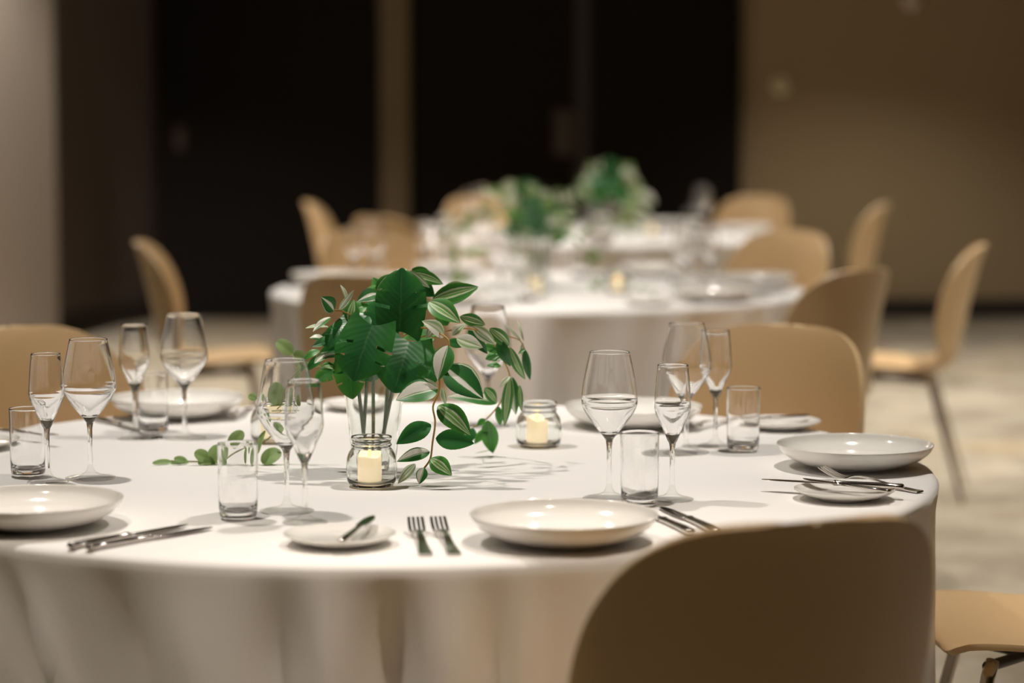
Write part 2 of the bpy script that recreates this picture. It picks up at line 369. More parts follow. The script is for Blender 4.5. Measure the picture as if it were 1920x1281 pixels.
# ------------------------------------------------------------------ chairs
CH = 0.882
TOPY = 0.292        # how far the top of the back lies behind the seat centre
def shell_mesh():
    prof = smooth_prof([(0.185, 0.436), (0.168, 0.450), (0.11, 0.450), (0.02, 0.443), (-0.08, 0.438), (-0.145, 0.447), (-0.19, 0.478), (-0.208, 0.535), (-0.2235, 0.615), (-0.242, 0.705), (-0.2635, 0.795), (-0.282, 0.857), (-TOPY, CH)], 5)
    L = [0.0]
    for a, b in zip(prof, prof[1:]): L.append(L[-1] + math.dist(a, b))
    tot = L[-1]
    def at(s):
        s = min(max(s, 0), tot)
        for i in range(len(L) - 1):
            if L[i + 1] >= s:
                t = (s - L[i]) / (L[i + 1] - L[i]); break
        a, b = prof[i], prof[i + 1]
        d = Vector((b[0] - a[0], b[1] - a[1])).normalized()
        return a[0] + (b[0] - a[0]) * t, a[1] + (b[1] - a[1]) * t, d
    wid = smooth_prof([(0, 0.222), (0.16, 0.232), (0.30, 0.226), (0.42, 0.212), (0.52, 0.221), (0.66, 0.259), (0.80, 0.268), (0.90, 0.268), (1.0, 0.268)], 6)
    def width(u):
        for a, b in zip(wid, wid[1:]):
            if b[0] >= u:
                t = (u - a[0]) / max(b[0] - a[0], 1e-6); return a[1] + (b[1] - a[1]) * t
        return wid[-1][1]
    # rows: clustered at both rounded ends; the outline is a superellipse corner
    us = [0.5 - 0.5 * math.cos(math.pi * k / 46) for k in range(47)]
    nx = 22; v = []; f = []
    for u in us:
        w0 = width(u)
        e = 1.0
        if u < 0.10: e = max(0, 1 - ((0.10 - u) / 0.10) ** 3.4) ** (1 / 3.4)
        if u > 0.60: e = max(0, 1 - ((u - 0.60) / 0.40) ** 2.8) ** (1 / 2.8)
        e = max(e, 0.02)
        y, z, d = at(u * tot)
        nrm = Vector((-d.y, d.x))             # (y,z) normal to the sitter's side
        if nrm.y < 0 and u < 0.4: nrm = -nrm
        if u >= 0.4 and nrm.x < 0: nrm = -nrm
        k_c = 0.9 if u < 0.30 else 0.9 + 1.9 * min(1, (u - 0.30) / 0.30)      # curvature across the shell, 1/m
        for k in range(nx + 1):
            q = math.sin(math.pi / 2 * (-1 + 2 * k / nx)) * 0.5 + (-1 + 2 * k / nx) * 0.5
            ph = q * w0 * e * k_c
            x = math.sin(ph) / k_c; h = (1 - math.cos(ph)) / k_c
            v.append((x, y + nrm.x * h, z + nrm.y * h))
    n = nx + 1
    for i in range(len(us) - 1):
        for k in range(nx):
            f.append((i * n + k, i * n + k + 1, (i + 1) * n + k + 1, (i + 1) * n + k))
    return pydata('shell', v, f)
def make_chair():
    o = bpy.data.objects.new('dining_chair', None); COL.objects.link(o); o.empty_display_size = 0.1
    s = link('shell', shell_mesh(), M['shell'], o)
    md = s.modifiers.new('thick', 'SOLIDIFY'); md.thickness = 0.011; md.offset = 0
    bv = s.modifiers.new('round', 'BEVEL'); bv.width = 0.004; bv.segments = 2; bv.angle_limit = R(50)
    for sx in (-1, 1):
        for sy, fy in ((0.11, 0.20), (-0.10, -0.23)):
            link('leg', tube_me('leg', [(sx * 0.11, sy, 0.425), (sx * 0.125, sy + (fy - sy) * .12, 0.40), (sx * 0.225, fy, 0.012), (sx * 0.227, fy, 0.0)], [0.012, 0.0125, 0.0085, 0.008], 12), M['chrome'], o)
    link('under_frame', tube_me('under_frame', spline([(-0.115, 0.12, 0.416), (0, 0.02, 0.412), (0.115, -0.105, 0.414)], 4), 0.010, 10), M['black'], o)
    link('under_frame', tube_me('under_frame', spline([(0.115, 0.12, 0.416), (0, 0.02, 0.412), (-0.115, -0.105, 0.414)], 4), 0.010, 10), M['black'], o)
    return o
chair0 = None
def chair(top, face, label, group, z=0):
    """top: (x, y) of the backrest's top centre, face: heading of the sitter in degrees"""
    global chair0
    if chair0 is None: chair0 = make_chair(); o = chair0
    else: o = copy_tree(chair0)
    a = R(face)
    o.location = (top[0] + TOPY * math.cos(a), top[1] + TOPY * math.sin(a), 0)
    o.rotation_euler = (0, 0, a - math.pi / 2)
    return tag(o, label, 'chair', group)
def ring_chair(c, ang, rad, label, group, turn=0):
    a = R(ang)
    return chair((c.x + rad * math.cos(a), c.y + rad * math.sin(a)), ang + 180 + turn, label, group)
g1, g2, g3 = 'chairs at the nearest table', 'chairs at the middle table', 'chairs at the farthest table'
chair((0.344, 2.718), 112, 'beige shell chair seen from behind, large and dark, in the right foreground', g1)
chair((0.606, 5.235), 237, 'beige shell chair facing us behind the right wine glasses', g1)
chair((-1.081, 5.182), 313, 'beige shell chair facing us behind the wine glasses at far left', g1)
ring_chair(C1, 1.5, 1.40, 'beige chair cut by the right edge with only its seat showing', g1)
ring_chair(C2, -111.5, 1.46, 'brown-looking chair back right behind the leafy vase, at the middle table', g2)
ring_chair(C2, -49, 1.46, 'shaded chair back at middle table, behind the right-hand beige chair', g2, 5)
ring_chair(C2, 8, 1.57, 'side-on beige chair with bright seat and steel legs standing on the carpet', g2, -20)
ring_chair(C2, 49, 1.53, 'beige chair facing us on the far right side of the middle table', g2)
ring_chair(C2, 163, 1.50, 'side-on beige chair at left in front of the taupe wall', g2, 22)
ring_chair(C2, 117, 1.50, 'pinkish blurred chair facing us at far left of the middle table', g2)
ring_chair(C3, -133, 1.50, 'pinkish blurred chair back at the near left of the farthest table', g3)
ring_chair(C3, 158, 1.58, 'side-on tan chair against the leftmost dark door, at the farthest table', g3, 22)
ring_chair(C3, 113, 1.55, 'blurred chair facing us at the farthest table below the double doors', g3)
ring_chair(C3, 56, 1.68, 'blurred beige chair facing us where dark door meets olive wall', g3)
ring_chair(C3, 13, 1.50, 'thin side-on chair blurred against the olive wall, at the farthest table', g3, -28)

# ------------------------------------------------------------------ glasses
def split_glass(name, prof, cuts, parts, seg=48):
    """one closed solid cut into named bands of its surface: parts = [(part name, [(i0, i1), ...])] over profile points"""
    out = []
    for pn, spans in parts:
        v, f = [], []
        for i0, i1 in spans:
            me = lathe(pn, prof[i0:i1 + 1], seg); off = len(v)
            v += [tuple(q.co) for q in me.vertices]; f += [tuple(off + k for k in p.vertices) for p in me.polygons]
            bpy.data.meshes.remove(me)
        out.append((pn, pydata(pn, v, f)))
    return out
def wine_profile(scale_r, H, zb, wide, rim, foot):
    """foot, stem, bowl with walls that thicken towards the stem"""
    fo = [(0, 0.0002), (foot * .8, 0.0002), (foot - .0008, 0.0004), (foot, 0.0014), (foot - .0008, 0.0024), (foot * .75, 0.0040), (foot * .45, 0.0065), (0.009, 0.0105), (0.0055, 0.016), (0.0042, 0.024)]
    st = [(0.0038, 0.04), (0.0037, 0.06), (0.0041, zb - .012), (0.0052, zb - .004)]
    hb = H - zb
    zw = zb + hb * wide[1]
    bw = smooth_prof([(0.0052, zb - .004), (0.0095, zb + .004), (wide[0] * .60, zb + (zw - zb) * .42), (wide[0] * .86, zb + (zw - zb) * .70), (wide[0] * .97, zb + (zw - zb) * .88), (wide[0], zw), (wide[0] * .975, zw + (H - zw) * .25), (rim + (wide[0] - rim) * .55, zw + (H - zw) * .58), (rim, H - .0006)], 4)[1:-1] + [(rim + .0004, H - .003), (rim + .0001, H - .0012), (rim, H - .0005)]
    # inner wall, top to bottom
    def outer_r(z):
        for a, b in zip(bw, bw[1:]):
            if a[1] <= z <= b[1]: return a[0] + (b[0] - a[0]) * (z - a[1]) / max(b[1] - a[1], 1e-9)
        return bw[-1][0] if z > bw[-1][1] else bw[0][0]
    inn = []
    zi = zb + 0.0105
    n = 26
    for k in range(n):
        t = k / (n - 1)
        z = (H - .0006) + (zi - (H - .0006)) * (1 - (1 - t) ** 1.35)
        s = max(0, (zw + .006 - z) / (zw - zi))          # 0 at the widest, 1 at the bottom
        th = 0.0009 + 0.0042 * s ** 1.35
        r = outer_r(z) - th
        if k == n - 1 or r <= 0.0012: inn.append((0, z)); break
        inn.append((r, z))
    prof = fo + st + bw + [(rim - .0003, H), (rim - .0006, H), (rim - .0009, H - .0005), (rim - .0009, H - .0015)] + inn[1:]
    n0 = len(fo) + len(st); iw = n0 + min(range(len(bw)), key=lambda i: abs(bw[i][1] - zw))
    ii = next(i for i in range(iw + 10, len(prof)) if prof[i][1] <= zw)
    return prof, len(fo) - 1, n0 - 1, iw, ii
def make_wine(kind):
    if kind == 'wine_glass': prof, a, b, iw, ii = wine_profile(1, 0.2303, 0.094, (0.0437, 0.43), 0.0312, 0.0415)
    else: prof, a, b, iw, ii = wine_profile(1, 0.211, 0.093, (0.0285, 0.46), 0.0238, 0.034)
    return split_glass(kind, prof, None, [('foot', [(0, a)]), ('stem', [(a, b)]), ('bowl', [(b, len(prof) - 1)])])
GLASS = {k: make_wine(k) for k in ('wine_glass', 'champagne_flute')}
def tumbler_profile():
    H, r0 = 0.113, 0.0295
    out = [(0, 0.0003), (0.020, 0.0003), (0.0245, 0.0012), (0.0272, 0.0045), (0.0282, 0.010), (r0 - .0006, 0.03), (r0, 0.07), (r0 + .0003, H - .004), (r0 + .0004, H - .0014), (r0 + .0003, H - .0005), (r0, H)]
    inn = [(r0 - .0006, H), (r0 - .0009, H - .0005), (r0 - .0010, H - .0014), (r0 - .0011, H - .004), (r0 - .0014, 0.07), (r0 - .0019, 0.03), (0.0262, 0.019), (0.0235, 0.0135), (0.017, 0.0112), (0.008, 0.0102), (0, 0.010)]
    return out + inn
_tp = tumbler_profile()
GLASS['water_tumbler'] = split_glass('water_tumbler', _tp, None, [('base', [(0, 3)]), ('wall', [(3, len(_tp) - 1)])])
def glass(kind, pos, label, group, rz=0):
    o = thing(kind, label, 'glass', (pos[0], pos[1], TZ + 0.0006), rz, group)
    for pn, me in GLASS[kind]: link(pn, me, M['thin' if pn == 'foot' else 'glass'], o)
    return o
W, F, U = 'wine_glass', 'champagne_flute', 'water_tumbler'
gw, gf, gu = 'wine glasses on the nearest table', 'slim flutes on the nearest table', 'tumblers on the nearest table'
for px, py, lab in ((1142, 936, 'large wine glass in the right middle, standing alone left of the flute'),
                    (1286, 850, 'large wine glass overlapped by a slim flute, in front of right beige chair'),
                    (170, 898, 'large wine glass behind the plate at far left, in front of beige chair'),
                    (347, 822, 'large wine glass before the rear left plate, tallest in the left group'),
                    (538, 960, 'large wine glass left of the vase with pale eucalyptus leaves showing through'),
                    (915, 800, 'large wine glass half hidden behind the hanging leaves right of the vase')):
    glass(W, on_table(px, py), lab, gw)
for px, py, lab in ((1260, 938, 'slim flute beside the large wine glass and tumbler, behind the front plate'),
                    (1341, 838, 'slim flute in front of right beige chair, left of a tumbler'),
                    (90, 906, 'slim flute at far left overlapping a tumbler'),
                    (254, 823, 'slim flute in front of rear left plate, left of tall wine glass'),
                    (572, 981, 'slim flute nearest the vase on its left, in front of wine glass')):
    glass(F, on_table(px, py), lab, gf)
for px, py, lab in ((1199, 948, 'clear tumbler between wine glass and flute behind the front plate'),
                    (1393, 846, 'clear tumbler in front of right beige chair'),
                    (53, 893, 'clear tumbler at the far left edge, behind the left plate'),
                    (287, 812, 'clear tumbler in front of the rear left plate'),
                    (447, 973, 'clear tumbler left of the vase, in front of eucalyptus sprig')):
    glass(U, on_table(px, py), lab, gu)

# ------------------------------------------------------------------ china
def plate_meshes():
    p = smooth_prof([(0.070, 0.0035), (0.092, 0.0075), (0.114, 0.0175), (0.127, 0.0285), (0.1325, 0.0390)], 4) + [(0.1322, 0.0401), (0.1312, 0.0401)] + smooth_prof([(0.1305, 0.0390), (0.124, 0.0275), (0.108, 0.0160), (0.085, 0.0105), (0.05, 0.0085), (0, 0.008)], 4)
    p[-1] = (0, 0.008)
    ring = [(0, 0.0032), (0.062, 0.0032), (0.063, 0.0003), (0.068, 0.0003), (0.071, 0.0038)]
    return [('dish', lathe('dish', p, 72)), ('foot_ring', lathe('foot_ring', ring, 60))]
def bread_meshes():
    p = smooth_prof([(0.044, 0.003), (0.060, 0.0062), (0.073, 0.0115), (0.0785, 0.0150)], 4) + [(0.0785, 0.0162), (0.0775, 0.0164)] + smooth_prof([(0.0765, 0.0158), (0.066, 0.0105), (0.05, 0.0075), (0.025, 0.0068), (0, 0.0066)], 4)
    p[-1] = (0, 0.0066)
    ring = [(0, 0.0027), (0.038, 0.0027), (0.039, 0.0003), (0.043, 0.0003), (0.0455, 0.0033)]
    return [('dish', lathe('dish', p, 60)), ('foot_ring', lathe('foot_ring', ring, 48))]
CHINA = {'dinner_plate': plate_meshes(), 'bread_plate': bread_meshes()}
def plate(kind, pos, label, group):
    o = thing(kind, label, 'plate', (pos[0], pos[1], TZ + 0.0006), 0, group)
    for pn, me in CHINA[kind]: link(pn, me, M['china'], o)
    return o
gp, gb = 'deep off-white dinner plates on the nearest table', 'small bread plates on the nearest table'
for x, y, lab in ((0.073, 3.354, 'deep off-white plate at front centre, beside the two forks'),
                  (0.582, 4.066, 'deep off-white plate at the right edge of the nearest table'),
                  (-0.662, 4.745, 'deep off-white plate at rear left, behind wine glass and flute'),
                  (0.232, 4.60, 'deep off-white plate at the back, behind the wine glass right of vase'),
                  (-0.700, 3.485, 'deep off-white plate cut off by the left edge, above two knives')):
    plate('dinner_plate', (x, y), lab, gp)
for q, lab in ((on_table(637, 1021), 'small flat bread plate at the front edge with a butter knife on it'),
               (on_table(1583, 936), 'small bread plate at right with a knife laid across it'),
               (on_table(1462, 804), 'small bread plate in front of right beige chair, knife on top'),
               (on_table(676, 768), 'small bread plate at the back, just left behind the vase'),
               (on_table(-52, 842), 'small bread plate cut off by the left edge behind tumbler')):
    plate('bread_plate', q, lab, gb)

# ------------------------------------------------------------------ cutlery (built along +X, handle end at 0)
def strip_mesh(name, st, cols, thick, skip=None):
    """st: (s, half width, z); cols: positions -1..1 across; skip(i, k) drops faces"""
    v, f = [], []; n = len(cols)
    for s, hw, z in st: v += [(s, c * hw, z) for c in cols]
    for i in range(len(st) - 1):
        for k in range(n - 1):
            if skip and skip(i, k): continue
            f.append((i * n + k, (i + 1) * n + k, (i + 1) * n + k + 1, i * n + k + 1))
    bm = bmesh.new(); me = pydata(name, v, f); bm.from_mesh(me)
    bmesh.ops.delete(bm, geom=[q for q in bm.verts if not q.link_faces], context='VERTS')
    bmesh.ops.recalc_face_normals(bm, faces=bm.faces)
    bmesh.ops.solidify(bm, geom=bm.faces[:], thickness=thick)
    bmesh.ops.recalc_face_normals(bm, faces=bm.faces)
    bm.to_mesh(me); bm.free(); me.shade_flat()
    me.set_sharp_from_angle(angle=R(40)) if hasattr(me, 'set_sharp_from_angle') else None
    me.shade_smooth()
    me.set_sharp_from_angle(angle=R(35)) if hasattr(me, 'set_sharp_from_angle') else None
    return me
def loft(name, st):
    """st: (s, half width, half height, z): rounded bar"""
    seg = 12; v, f = [], []
    for s, hw, hh, z in st:
        v += [(s, hw * math.copysign(abs(math.cos(a)) ** .7, math.cos(a)), z + hh * math.copysign(abs(math.sin(a)) ** .7, math.sin(a))) for a in (2 * math.pi * k / seg for k in range(seg))]
    for i in range(len(st) - 1):
        for k in range(seg): f.append((i * seg + k, (i + 1) * seg + k, (i + 1) * seg + (k + 1) % seg, i * seg + (k + 1) % seg))
    f.append(tuple(range(seg))); f.append(tuple((len(st) - 1) * seg + k for k in range(seg))[::-1])
    bm = bmesh.new(); me = pydata(name, v, f); bm.from_mesh(me); bmesh.ops.recalc_face_normals(bm, faces=bm.faces); bm.to_mesh(me); bm.free(); return me
CUT = {}
hs = spline([(0, .0075, .003), (.004, .0095, .003), (.02, .0088, .0035), (.06, .0062, .007), (.10, .0042, .0125), (.125, .0036, .0135), (.138, .0045, .011)], 4)
CUT['fork'] = [('handle', strip_mesh('handle', hs, [-1, -.5, 0, .5, 1], .0022), 'steel'),
               ('head', strip_mesh('head', spline([(.137, .0045, .011), (.145, .0095, .0075), (.153, .0118, .0062)], 3)[:-1] + [(.153, .0118, .0062), (.160, .0120, .0066), (.168, .0121, .0080), (.178, .0121, .0105), (.188, .0120, .0140), (.196, .0118, .0175), (.2, .0112, .0195)],
                                   [-1, -.76, -.60, -.48, -.36, -.12, .12, .36, .48, .60, .76, 1][0:0] or [-1, -.64, -.44, -.12, .12, .44, .64, 1], .0016,
                                   lambda i, k: i >= 6 and k in (1, 3, 5)), 'steel')]
CUT['dinner_knife'] = [('handle', loft('handle', [(0, .005, .003, .0045), (.003, .0075, .0042, .0048), (.03, .0078, .0044, .0048), (.08, .0060, .0040, .0046), (.103, .0052, .0038, .0044), (.106, .0062, .0044, .0046), (.110, .0062, .0044, .0046), (.113, .0050, .0026, .0042)]), 'steel'),
                       ('blade', loft('blade', [(.112, .0048, .0018, .0040), (.125, .0085, .0011, .0038), (.16, .0095, .0009, .0036), (.20, .0088, .0008, .0034), (.218, .0060, .0007, .0034), (.228, .0020, .0006, .0034)]), 'steel')]
CUT['butter_knife'] = [('handle', loft('handle', [(0, .004, .002, .0035), (.003, .0058, .003, .0036), (.03, .0056, .003, .0038), (.07, .0040, .0026, .0044), (.09, .0036, .0024, .005)]), 'steel'),
                       ('blade', loft('blade', [(.089, .0036, .0022, .005), (.098, .0075, .0012, .005), (.12, .0092, .0009, .005), (.145, .0085, .0008, .0052), (.160, .0045, .0007, .0056), (.165, .0012, .0006, .0058)]), 'steel')]
def cutlery(kind, a, b, label, group=None, z=0.0, tilt=0.0, roll=0.0):
    """a: handle end, b: a point towards the working end"""
    d = Vector((b[0] - a[0], b[1] - a[1])); rz = math.atan2(d.y, d.x)
    o = thing(kind, label, {'fork': 'fork'}.get(kind, 'knife'), (a[0], a[1], TZ + 0.0006 + z), 0, group)
    o.rotation_euler = (roll, -tilt, rz)
    for pn, me, mm in CUT[kind]: link(pn, me, M[mm], o)
    return o
OT = on_table
gc = 'cutlery on the nearest table'
cutlery('fork', OT(799, 1044), OT(774, 985), 'left one of the two forks on the front edge of the table', gc)
cutlery('fork', OT(853, 1043), OT(803, 970), 'right one of the two forks on the front edge, beside plate', gc)
cutlery('butter_knife', OT(640, 1043), OT(706, 1000), 'butter knife standing out over the front bread plate', gc, .0165, R(2))
cutlery('dinner_knife', OT(130, 1031), OT(370, 985), 'upper of the two dark knives beside the left plate', gc)
cutlery('dinner_knife', OT(163, 1034), OT(384, 996), 'lower of the two dark knives beside the left plate', gc)
cutlery('dinner_knife', OT(1296, 1004), OT(1166, 946), 'knife between front plate and foreground chair, nearer the plate', gc)
cutlery('dinner_knife', OT(1345, 1002), OT(1228, 950), 'knife beside the foreground chair back, farther from the plate', gc)
cutlery('fork', OT(1726, 925), OT(1487, 891), 'fork with raised tines in front of the right plate', gc)
kn = cutlery('dinner_knife', OT(1694, 937), OT(1444, 922), 'long knife laid across the right bread plate', gc, .0150)
cutlery('butter_knife', OT(1668, 946), OT(1520, 926), 'short knife lying on the right bread plate', gc, .0165)
cutlery('butter_knife', OT(1515, 799), OT(1400, 808), 'knife on the bread plate before the right beige chair', gc, .0165)
cutlery('fork', (0.43, 4.67), (0.325, 4.50), 'fork lying behind the flutes, left of the right tumbler', gc)
cutlery('dinner_knife', OT(178, 789), OT(246, 806), 'dark knife beside the rear left plate', gc, .0)
cutlery('fork', OT(470, 768), OT(430, 790), 'fork at the right of the rear left plate', gc)
cutlery('butter_knife', OT(-10, 826), OT(62, 834), 'knife at the left edge on a bread plate behind tumbler', gc, .0165)

# ------------------------------------------------------------------ vases, candle jars, greenery
def vase_meshes():
    p = [(0, 0.0003), (0.030, 0.0003), (0.0335, 0.0012), (0.035, 0.004)] + smooth_prof([(0.0358, 0.010), (0.040, 0.05), (0.047, 0.11), (0.055, 0.17), (0.0572, 0.1885)], 4) + [(0.0573, 0.1898), (0.0568, 0.1905), (0.0552, 0.1905), (0.0547, 0.1898)] + smooth_prof([(0.0545, 0.1885), (0.0525, 0.17), (0.0443, 0.11), (0.0372, 0.05), (0.0325, 0.022), (0.029, 0.016)], 4) + [(0.022, 0.0135), (0, 0.0128)]
    return [('base', lathe('base', p[:4], 48)), ('body', lathe('body', p[3:], 48))]
def jar_meshes():
    nk = [(0.0318, 0.0618), (0.0310, 0.0640), (0.0322, 0.0658), (0.0332, 0.0672), (0.0322, 0.0688), (0.0312, 0.0702), (0.0312, 0.0730), (0.0322, 0.0746), (0.0330, 0.0770), (0.0330, 0.0796), (0.0322, 0.0810), (0.0306, 0.0812), (0.0298, 0.0802), (0.0295, 0.0780), (0.0288, 0.0740), (0.0285, 0.0680), (0.0287, 0.0618)]
    lo = [(0, 0.0022), (0.022, 0.0020), (0.027, 0.0004), (0.031, 0.0003), (0.0345, 0.0016), (0.0378, 0.0055)] + smooth_prof([(0.0396, 0.010), (0.0408, 0.020), (0.0410, 0.032), (0.0402, 0.044), (0.0375, 0.0535), (0.0338, 0.0590), (0.0318, 0.0618)], 3)
    inn = smooth_prof([(0.0287, 0.0618), (0.0310, 0.0575), (0.0346, 0.0520), (0.0374, 0.043), (0.0381, 0.032), (0.0378, 0.020), (0.0362, 0.012), (0.032, 0.0075)], 3) + [(0.024, 0.0062), (0, 0.0060)]
    pr = lo + nk[1:] + inn[1:]
    a, b = len(lo) - 1, len(lo) + len(nk) - 2
    return split_glass('jar', pr, None, [('body', [(0, a), (b, len(pr) - 1)]), ('neck', [(a, b)])], 48)
def candle_meshes():
    seg = 32; v, f = [], []
    prof = [(0, 0), (0.0185, 0), (0.0192, 0.0008), (0.0193, 0.02), (0.0192, 0.040)]
    rows = []
    for r, z in prof[1:]:
        rows.append([len(v) + k for k in range(seg)])
        v += [(r * math.cos(2 * math.pi * k / seg), r * math.sin(2 * math.pi * k / seg), z) for k in range(seg)]
    def rimz(a): return 0.0445 + 0.0028 * math.sin(a - 0.6) + 0.0016 * math.sin(3 * a + 1.0) + 0.002 * math.cos(a)
    for r, dz in ((0.0188, 0), (0.0172, 0.0006), (0.0155, -0.0012), (0.011, -0.005)):
        rows.append([len(v) + k for k in range(seg)])
        v += [(r * math.cos(2 * math.pi * k / seg), r * math.sin(2 * math.pi * k / seg), rimz(2 * math.pi * k / seg) + dz) for k in range(seg)]
    for a, b in zip(rows, rows[1:]): f += [(a[k], a[(k + 1) % seg], b[(k + 1) % seg], b[k]) for k in range(seg)]
    f.append(tuple(rows[0])[::-1]); f.append(tuple(rows[-1]))
    return [('wax', pydata('wax', v, f), 'wax'), ('flame', lathe('flame', smooth_prof([(0, 0.037), (0.0025, 0.040), (0.0034, 0.044), (0.0022, 0.050), (0, 0.055)], 3), 16), 'flame')]
VASE, JAR, CANDLE = vase_meshes(), jar_meshes(), candle_meshes()
def vase(pos, label, g):
    o = thing('glass_vase', label, 'vase', (pos[0], pos[1], TZ + 0.0006), 0, g)
    for pn, me in VASE: link(pn, me, M['jar'], o)
    return o
def jar(pos, lj, lc, g, rz=0):
    o = thing('candle_jar', lj, 'jar', (pos[0], pos[1], TZ + 0.0006), rz, g)
    for pn, me in JAR: link(pn, me, M['jar'], o)
    c = thing('candle', lc, 'candle', (pos[0] - 0.003, pos[1] - 0.004, TZ + 0.0072), rz, 'LED candles in jars')
    for pn, me, mm in CANDLE: link(pn, me, M[mm], c)
V1 = on_table(702, 885)
gj = 'candle jars on the tables'
vase(V1, 'clear tapered glass vase holding the leafy plant in focus', 'glass vases')
jar(on_table(697, 912), 'small glass candle jar in front of the vase', 'ivory candle in the jar in front of the vase', gj)
jar(on_table(1010, 838), 'small glass candle jar right of the hanging leaves', 'ivory candle in the jar right of the hanging leaves', gj, 1.3)
jar(on_table(512, 830), 'small glass candle jar behind the wine glass left of the vase', 'ivory candle in the jar behind the left wine glass', gj, 2.6)

def leaf_mesh(name, base, tip, width, n0, roll=0.0, bend=0.0, fold=0.25, shape='ovate', twist=0.0):
    """blade from base to tip; bend lifts the middle off the chord, fold raises the two halves from the midrib"""
    a = tip - base; L = a.length; ax = a.normalized()
    n = (n0 - ax * n0.dot(ax)).normalized(); n = Matrix.Rotation(roll, 3, ax) @ n
    w = ax.cross(n).normalized()
    if shape == 'split':
        ss = [0, .06, .14, .24, .30, .35, .40, .48, .54, .585, .64, .74, .84, .92, .97, 1.0]
        vs = [-1, -.8, -.6, -.42, -.25, -.08, 0, .08, .25, .42, .6, .8, 1]
    else:
        ss = [0, .03, .08, .15, .24, .34, .45, .56, .67, .78, .87, .94, .98, 1.0]
        vs = [-1, -.72, -.4, -.12, 0, .12, .4, .72, 1]
    v, uv, f = [], [], []
    for s in ss:
        if shape == 'ovate': hw = max(0.02, 1.02 * (math.sin(math.pi * s ** 0.80)) ** 0.85) if 0 < s < 1 else 0.02
        elif shape == 'round': hw = math.sqrt(max(0.002, 1 - (2 * s - 1) ** 2)) ** 0.9
        else: hw = max(0.02, (1 - ((s - .34) / .66) ** 2.1 if s > .34 else 1 - ((.34 - s) / .60) ** 2) ) ** 0.75
        for q in vs:
            hwq = hw * width / 2
            sx = s * L
            if shape == 'split':
                sx += L * (0.10 * abs(q) * min(1, s * 2) * (1 - s) * 2 - 0.17 * abs(q) ** 1.5 * max(0, 1 - s / .30))
            tw = twist * s
            off = bend * L * (math.sin(math.pi * s) if shape != 'split' else math.sin(math.pi * min(1, s * .9))) + fold * hwq * (abs(q) ** 1.3) - 0.10 * hwq * abs(q) ** 4
            if shape == 'split': off += 0.010 * width * math.sin(30 * s - 5 * abs(q)) * abs(q)
            d = (w * math.cos(tw) + n * math.sin(tw)) * (q * hwq)
            co = base + ax * sx + d + n * off; co.z = max(co.z, 0.0015)
            v.append(co); uv.append((s, 0.5 + 0.5 * q))
    m = len(vs)
    for i in range(len(ss) - 1):
        for k in range(m - 1):
            if shape == 'split':
                inner = 3 <= k <= m - 5
                if not inner and (ss[i] in (.30,) or ss[i] in (.54,)) and ((k < 3) or (k > m - 5)) and not (ss[i] == .54 and (k == 2 or k == m - 4)): continue
            f.append((i * m + k, (i + 1) * m + k, (i + 1) * m + k + 1, i * m + k + 1))
    me = pydata(name, v, f)
    ul = me.uv_layers.new(name='UVMap')
    for lp in me.loops: ul.data[lp.index].uv = uv[lp.vertex_index]
    return me
CAMDIR = Vector((0, -0.86, 0.5))
ORG = Vector((V1.x, V1.y, TZ))
def pt(px, py, dy): return at_depth(px, py, V1.y + dy) - ORG
def add_leaf(parent, name, mm, b, t, wpx, dyb, dyt, roll=0, bend=0.08, fold=0.25, shape='ovate', twist=0):
    P, Q = pt(b[0], b[1], dyb), pt(t[0], t[1], dyt)
    P.z = max(P.z, 0.004); Q.z = max(Q.z, 0.004)
    me = leaf_mesh(name, P, Q, wpx * 0.000885, CAMDIR, R(roll), bend, fold, shape, R(twist))
    return link(name, me, M[mm], parent)
arr = thing('leafy_arrangement', 'lush green split leaves and striped trailing leaves in the vase in focus', 'plant', ORG, 0, 'leafy arrangements')
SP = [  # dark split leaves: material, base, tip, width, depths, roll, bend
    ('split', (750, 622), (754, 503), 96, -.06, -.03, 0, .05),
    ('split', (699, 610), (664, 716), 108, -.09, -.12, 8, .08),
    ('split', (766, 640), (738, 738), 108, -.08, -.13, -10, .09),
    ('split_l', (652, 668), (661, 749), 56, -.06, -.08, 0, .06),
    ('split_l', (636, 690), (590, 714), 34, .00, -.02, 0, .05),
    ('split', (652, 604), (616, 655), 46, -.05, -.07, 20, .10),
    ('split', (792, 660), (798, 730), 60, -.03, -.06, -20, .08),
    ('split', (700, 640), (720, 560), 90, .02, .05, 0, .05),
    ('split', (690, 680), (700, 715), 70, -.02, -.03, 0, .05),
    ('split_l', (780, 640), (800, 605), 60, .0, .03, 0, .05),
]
for mm, b, t, wd, d0, d1, ro, be in SP: add_leaf(arr, 'split_leaf', mm, b, t, wd, d0, d1, ro, be, 0.12, 'split')
